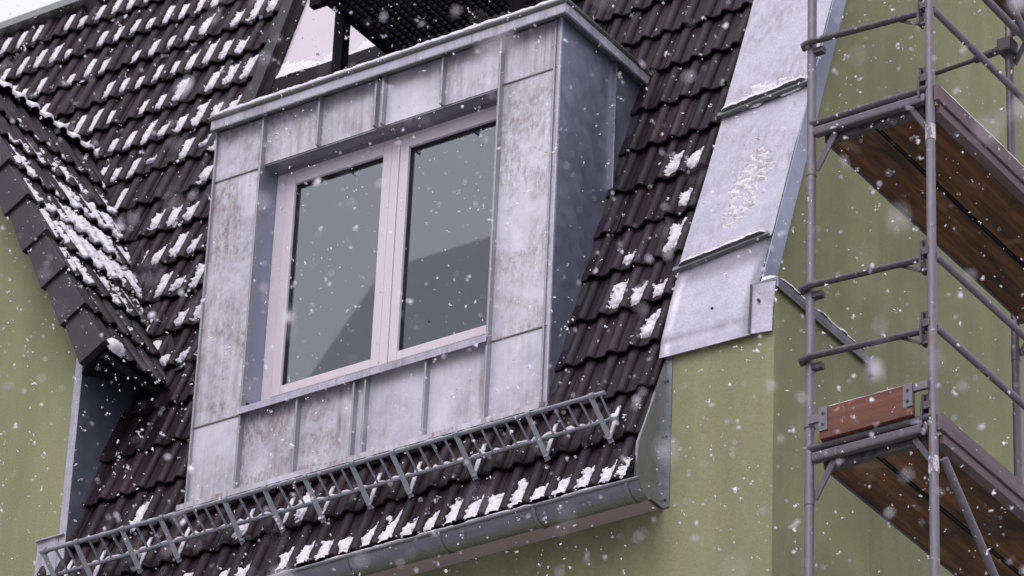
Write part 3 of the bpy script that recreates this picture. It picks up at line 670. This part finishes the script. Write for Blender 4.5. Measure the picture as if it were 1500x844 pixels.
def gablesnow(Y_, S_):
    base, k, ds = tile_base(Y_ + .215 + TW * 20, S_, GCS)
    w = np.floor((Y_ + .215 + TW * 20 + PITCH / 2) / PITCH).astype(int); u = ((Y_ + .215 + TW * 20 + PITCH / 2) % PITCH) - PITCH / 2
    rg = np.random.default_rng(9).random((200, 60, 4)); r1 = rg[w % 200, k, 1]; r0 = rg[w % 200, k, 0]
    heavy = np.clip(1 - np.abs(S_ - 1.25 - .25 * (Y_ + .2)) / 1.0, .0, 1)
    n1 = fbm(Y_, S_ * .45, 51, 30); n2 = fbm(Y_, S_, 57, 60)
    along = np.clip((ds - .015) / .04, -1, 1) * np.clip((.33 - ds) / .06, 0, 1)
    F = heavy * 1.05 + .35 - np.abs(u / .075) ** 2 * .7 + (n1 - .5) * 1.4 + (n2 - .5) * .75 - .60 + np.where(ds < .02, -1.5, 0) - np.where(ds > .30, .5, 0) - (r0 > .85) * .5
    vz = (G0.z + S_ * GS)
    F = np.where(Y_ > vz / math.tan(TH) - .015, -1, F); F = np.where((Y_ < -.18), F - .8, F)
    return np.clip(F, 0, .9) * .022 + (F > 0) * .002, base
snow_field('bay_roof_snow', -.21, 1.3, -.05, 2.72, gablesnow, lambda a, c, o: np.stack([G0.x - c * GC + GS * o, G0.y + a, G0.z + c * GS + GC * o], 1), 'streaky white snow lying thick on the left bay roof slope')
def upsnow(Y_, S_):
    b_ = np_prof((Y_ + .24 + TW * 20) % PITCH) + LIFT * (1 - S_ / .345); n = fbm(Y_, S_, 91, 18)
    return np.clip(.006 + .016 * n, 0, 1) * (S_ > .004) * (S_ < .335), b_
snow_field('ledge_snow', -.22, 2.2, 0, .34, upsnow, lambda a, c, o: np.stack([U0.x - c * math.cos(UA) + math.sin(UA) * o, U0.y + a, U0.z + c * math.sin(UA) + math.cos(UA) * o], 1), 'snow rim on the overhanging tile ends above the left bay slope', .010)
def strip(name, a, b2, w, h, up, label, side=None, seed=1, ragged=.5):
    """bumpy bead of snow lying from a to b2, w wide (along side), h high (along up)"""
    a = V(a); b2 = V(b2); up = V(up).normalized(); d = (b2 - a).normalized(); sd_ = V(side).normalized() if side else up.cross(d).normalized()
    Lg = (b2 - a).length; n = max(6, int(Lg / .012)); m_ = 8; vs = []; fs = []
    t_ = np.linspace(0, Lg, n + 1); hn = fbm(t_, t_ * 0, seed, 22); wn_ = fbm(t_, t_ * 0 + 5, seed + 9, 16)
    for i in range(n + 1):
        hh = h * (1 - ragged + 2 * ragged * hn[i]); ww = w * (1 - ragged * .6 + 1.2 * ragged * wn_[i]); e = min(1, min(i, n - i) / 3 + .15)
        for j in range(m_ + 1):
            f_ = j / m_; ang = f_ * math.pi
            vs.append(a + d * t_[i] + sd_ * (ww * .5 * -math.cos(ang) * e) + up * (hh * math.sin(ang) ** .7 * e + random.uniform(-1, 1) * h * .05))
    for i in range(n):
        for j in range(m_): k = i * (m_ + 1) + j; fs.append((k, k + 1, k + m_ + 2, k + m_ + 1))
    o = mesh_obj(name, vs, fs, 'snow', None, True); return tag(o, label, 'snow', 'stuff')
def many(name, specs, label):
    """several beads of snow joined as one mass"""
    vs = []; fs = []
    for sp in specs:
        o = strip(name, *sp[:5], 'x', **(sp[5] if len(sp) > 5 else {})); k = len(vs)
        vs += [v.co.copy() for v in o.data.vertices]; fs += [tuple(i + k for i in p.vertices) for p in o.data.polygons]; bpy.data.objects.remove(o)
    return tag(mesh_obj(name, vs, fs, 'snow', None, True), label, 'snow', 'stuff')
strip('ledge_snow', (-2.40, -.058, 2.558), (.075, -.058, 2.558), .055, .028, (0, 0, 1), 'thin line of snow along the top edge of the dormer', (0, 1, 0), 3, .35)
many('ledge_snow', [(rp(.70, .756, .085), rp(1.245, .832, .085), .055, .034, TU, dict(side=TN, seed=4)), (rp(.70, 2.015, .085), rp(1.25, 2.08, .085), .055, .040, TU, dict(side=TN, seed=5)),
                    (rp(.80, 2.045, .064), rp(1.24, 2.10, .064), .09, .012, TN, dict(side=TU, seed=6, ragged=.9))], 'snow lying on the two folded seams of the verge flashing')
many('ledge_snow', [((1.25, .10, .436), (1.385, .10, .436), .09, .038, (0, 0, 1), dict(side=(0, 1, 0), seed=7)), ((1.375, .06, .436), (1.375, .98, .436), .045, .020, (0, 0, 1), dict(side=(1, 0, 0), seed=8, ragged=.9)),
                    ((1.33, .3, .436), (1.33, .36, .436), .05, .02, (0, 0, 1), dict(side=(1, 0, 0), seed=18))], 'snow cap on the grey coping of the wall shoulder')
sp = []
for i, x in enumerate(BX): sp.append((rp(x + .034, -.42, .054), rp(x + .034, -.21, .05), .022, .008, TN, dict(side=(1, 0, 0), seed=40 + i, ragged=.8)))
xx = -3.08
i = 0
while xx < .57:
    ln = random.uniform(.03, .12)
    sp.append(((xx, BY, BZ + .009), (min(xx + ln, .585), BY, BZ + .009), .020, random.uniform(.010, .022), (0, 0, 1), dict(side=(0, 1, 0), seed=60 + i, ragged=.7))); xx += ln + random.uniform(0, .03); i += 1
    if random.random() < .6: sp.append(((xx, TY, TZ + .010), (xx + .1, TY, TZ + .010), .012, .005, (0, 0, 1), dict(side=(0, 1, 0), seed=160 + i)))
many('ledge_snow', [((x_, GY - GRr - .004, GZ + .003), (x_ + random.uniform(.1, .35), GY - GRr - .004, GZ + .003), .014, .006, (0, 0, 1), dict(side=(0, 1, 0), seed=300 + q_, ragged=.8)) for q_, x_ in enumerate(np.arange(-3.0, .5, .3))], 'thin snow rim on the front bead of the gutter')
many('ledge_snow', sp, 'snow clinging to the rails and feet of the snow guard')
many('ledge_snow', [((2.449, FY, L1 + .062), (2.449, 1.3, L1 + .062), .026, .012, (0, 0, 1), dict(side=(1, 0, 0), seed=70)), ((2.449, FY, L2 + .062), (2.449, .2, L2 + .062), .02, .006, (0, 0, 1), dict(side=(1, 0, 0), seed=71, ragged=.9)),
                    ((1.80, FY - .03, -.572), (2.31, FY - .03, -.572), .024, .006, (0, 0, 1), dict(side=(0, 1, 0), seed=72))], 'snow on the board edges of the scaffold decks')
many('ledge_snow', [(gp(-.26, -.03, .03), gp(-.10, -.03, .03), .09, .045, GN, dict(side=GU, seed=75)), (V((-3.05, .42, 1.30)), V((-3.13, .50, 1.52)), .10, .03, (0, -.6, .8), dict(seed=76, ragged=.8)), (V((-3.02, .40, 1.22)), V((-3.10, .47, 1.42)), .05, .03, (.5, -.4, .8), dict(seed=77, ragged=.8))], 'snow lumps at the foot of the valley and bay eaves')
def flsnow(X_, S_):
    n = fbm(X_, S_, 111, 14); n2 = fbm(X_, S_, 117, 55); c = 1 - ((X_ - 1.02 - .13 * (S_ - 1.3)) / .13) ** 2 - ((S_ - 1.30) / .34) ** 2
    F = np.clip(c, -1, .5) + (n - .5) * 1.6 + (n2 - .5) * 2.4 - .56
    c2 = .35 - ((X_ - .97) / .22) ** 2 - ((S_ - 2.16) / .07) ** 2; F2 = c2 + (n - .5) * 1.5 + (n2 - .5) * 1.6 - .1
    F = np.maximum(F, F2); return np.clip(F, 0, .7) * .022 + (F > 0) * .002, np.full_like(X_, .062)
snow_field('ledge_snow', .72, 1.25, .9, 2.5, flsnow, lambda a, c, o: np.stack([a, c * CT - ST * o, c * ST + CT * o], 1), 'crusty snow patch on the middle sheet of the verge flashing', .009)
def pansnow(X_, S_):
    n = fbm(X_, S_, 131, 9); n2 = fbm(X_, S_, 137, 50); F = .40 - (S_ - 3.93) / .22 + (n - .5) * .8 + (n2 - .5) * .5 + .25 * np.clip((-2.6 - X_) / .3, -.5, 1)
    return np.clip(F, 0, 1) * .02 + (F > 0) * .002, np.full_like(X_, .018)
snow_field('ledge_snow', -2.98, -1.5, 3.93, 4.4, pansnow, lambda a, c, o: np.stack([a, c * CT - ST * o, c * ST + CT * o], 1), 'snow drift along the foot of the sloping roof glazing', .012)

# ------------------------------------------------------------------ falling snow filling the air in front of the house
MC = np.array(cam.matrix_world); Cp = MC[:3, 3]; Rt, Up, Bk = MC[:3, 0], MC[:3, 1], MC[:3, 2]
vs = []; fs = []; cnt = 0
NF = 6400
while cnt < NF:
    d = 24.5 * random.random() ** (1 / 3) if cnt < 4200 else (random.uniform(17.5, 24) if cnt < 6340 else random.uniform(4, 8))
    if d < 3.0: continue
    a = random.uniform(-.155, .155) * d; c = random.uniform(-.095, .095) * d
    P = Cp + Rt * a + Up * c - Bk * d
    if P[1] > -.5 or (P[0] > 1.5 and P[1] > -.30): continue
    r = random.lognormvariate(math.log(.0052), .48); r = min(r, .012); cnt += 1
    gr = np.random.default_rng(cnt)
    for q_ in range(1 if random.random() < .45 else random.choice((2, 3))):
        k = len(vs); u = gr.normal(size=(6, 3)); u /= np.linalg.norm(u, axis=1)[:, None]
        ax = np.array([(1, 0, 0), (-1, 0, 0), (0, 1, 0), (0, -1, 0), (0, 0, 1), (0, 0, -1)]) * .6 + u * .55
        ax *= gr.uniform(.35, 1.4, 3); ax = ax * (1 if q_ == 0 else .7) + (0 if q_ == 0 else gr.normal(size=3) * .8)
        vs += (P + ax * r).tolist()
        fs += [(k + i_, k + j_, k + l_) for i_, j_, l_ in ((0, 2, 4), (2, 1, 4), (1, 3, 4), (3, 0, 4), (2, 0, 5), (1, 2, 5), (3, 1, 5), (0, 3, 5))]
fo = mesh_obj('falling_snow', vs, fs, 'flake'); tag(fo, 'white snowflakes falling through the air in front of the house', 'snow', 'stuff')
for o in bpy.data.objects:
    if '_loc' in o: del o['_loc']
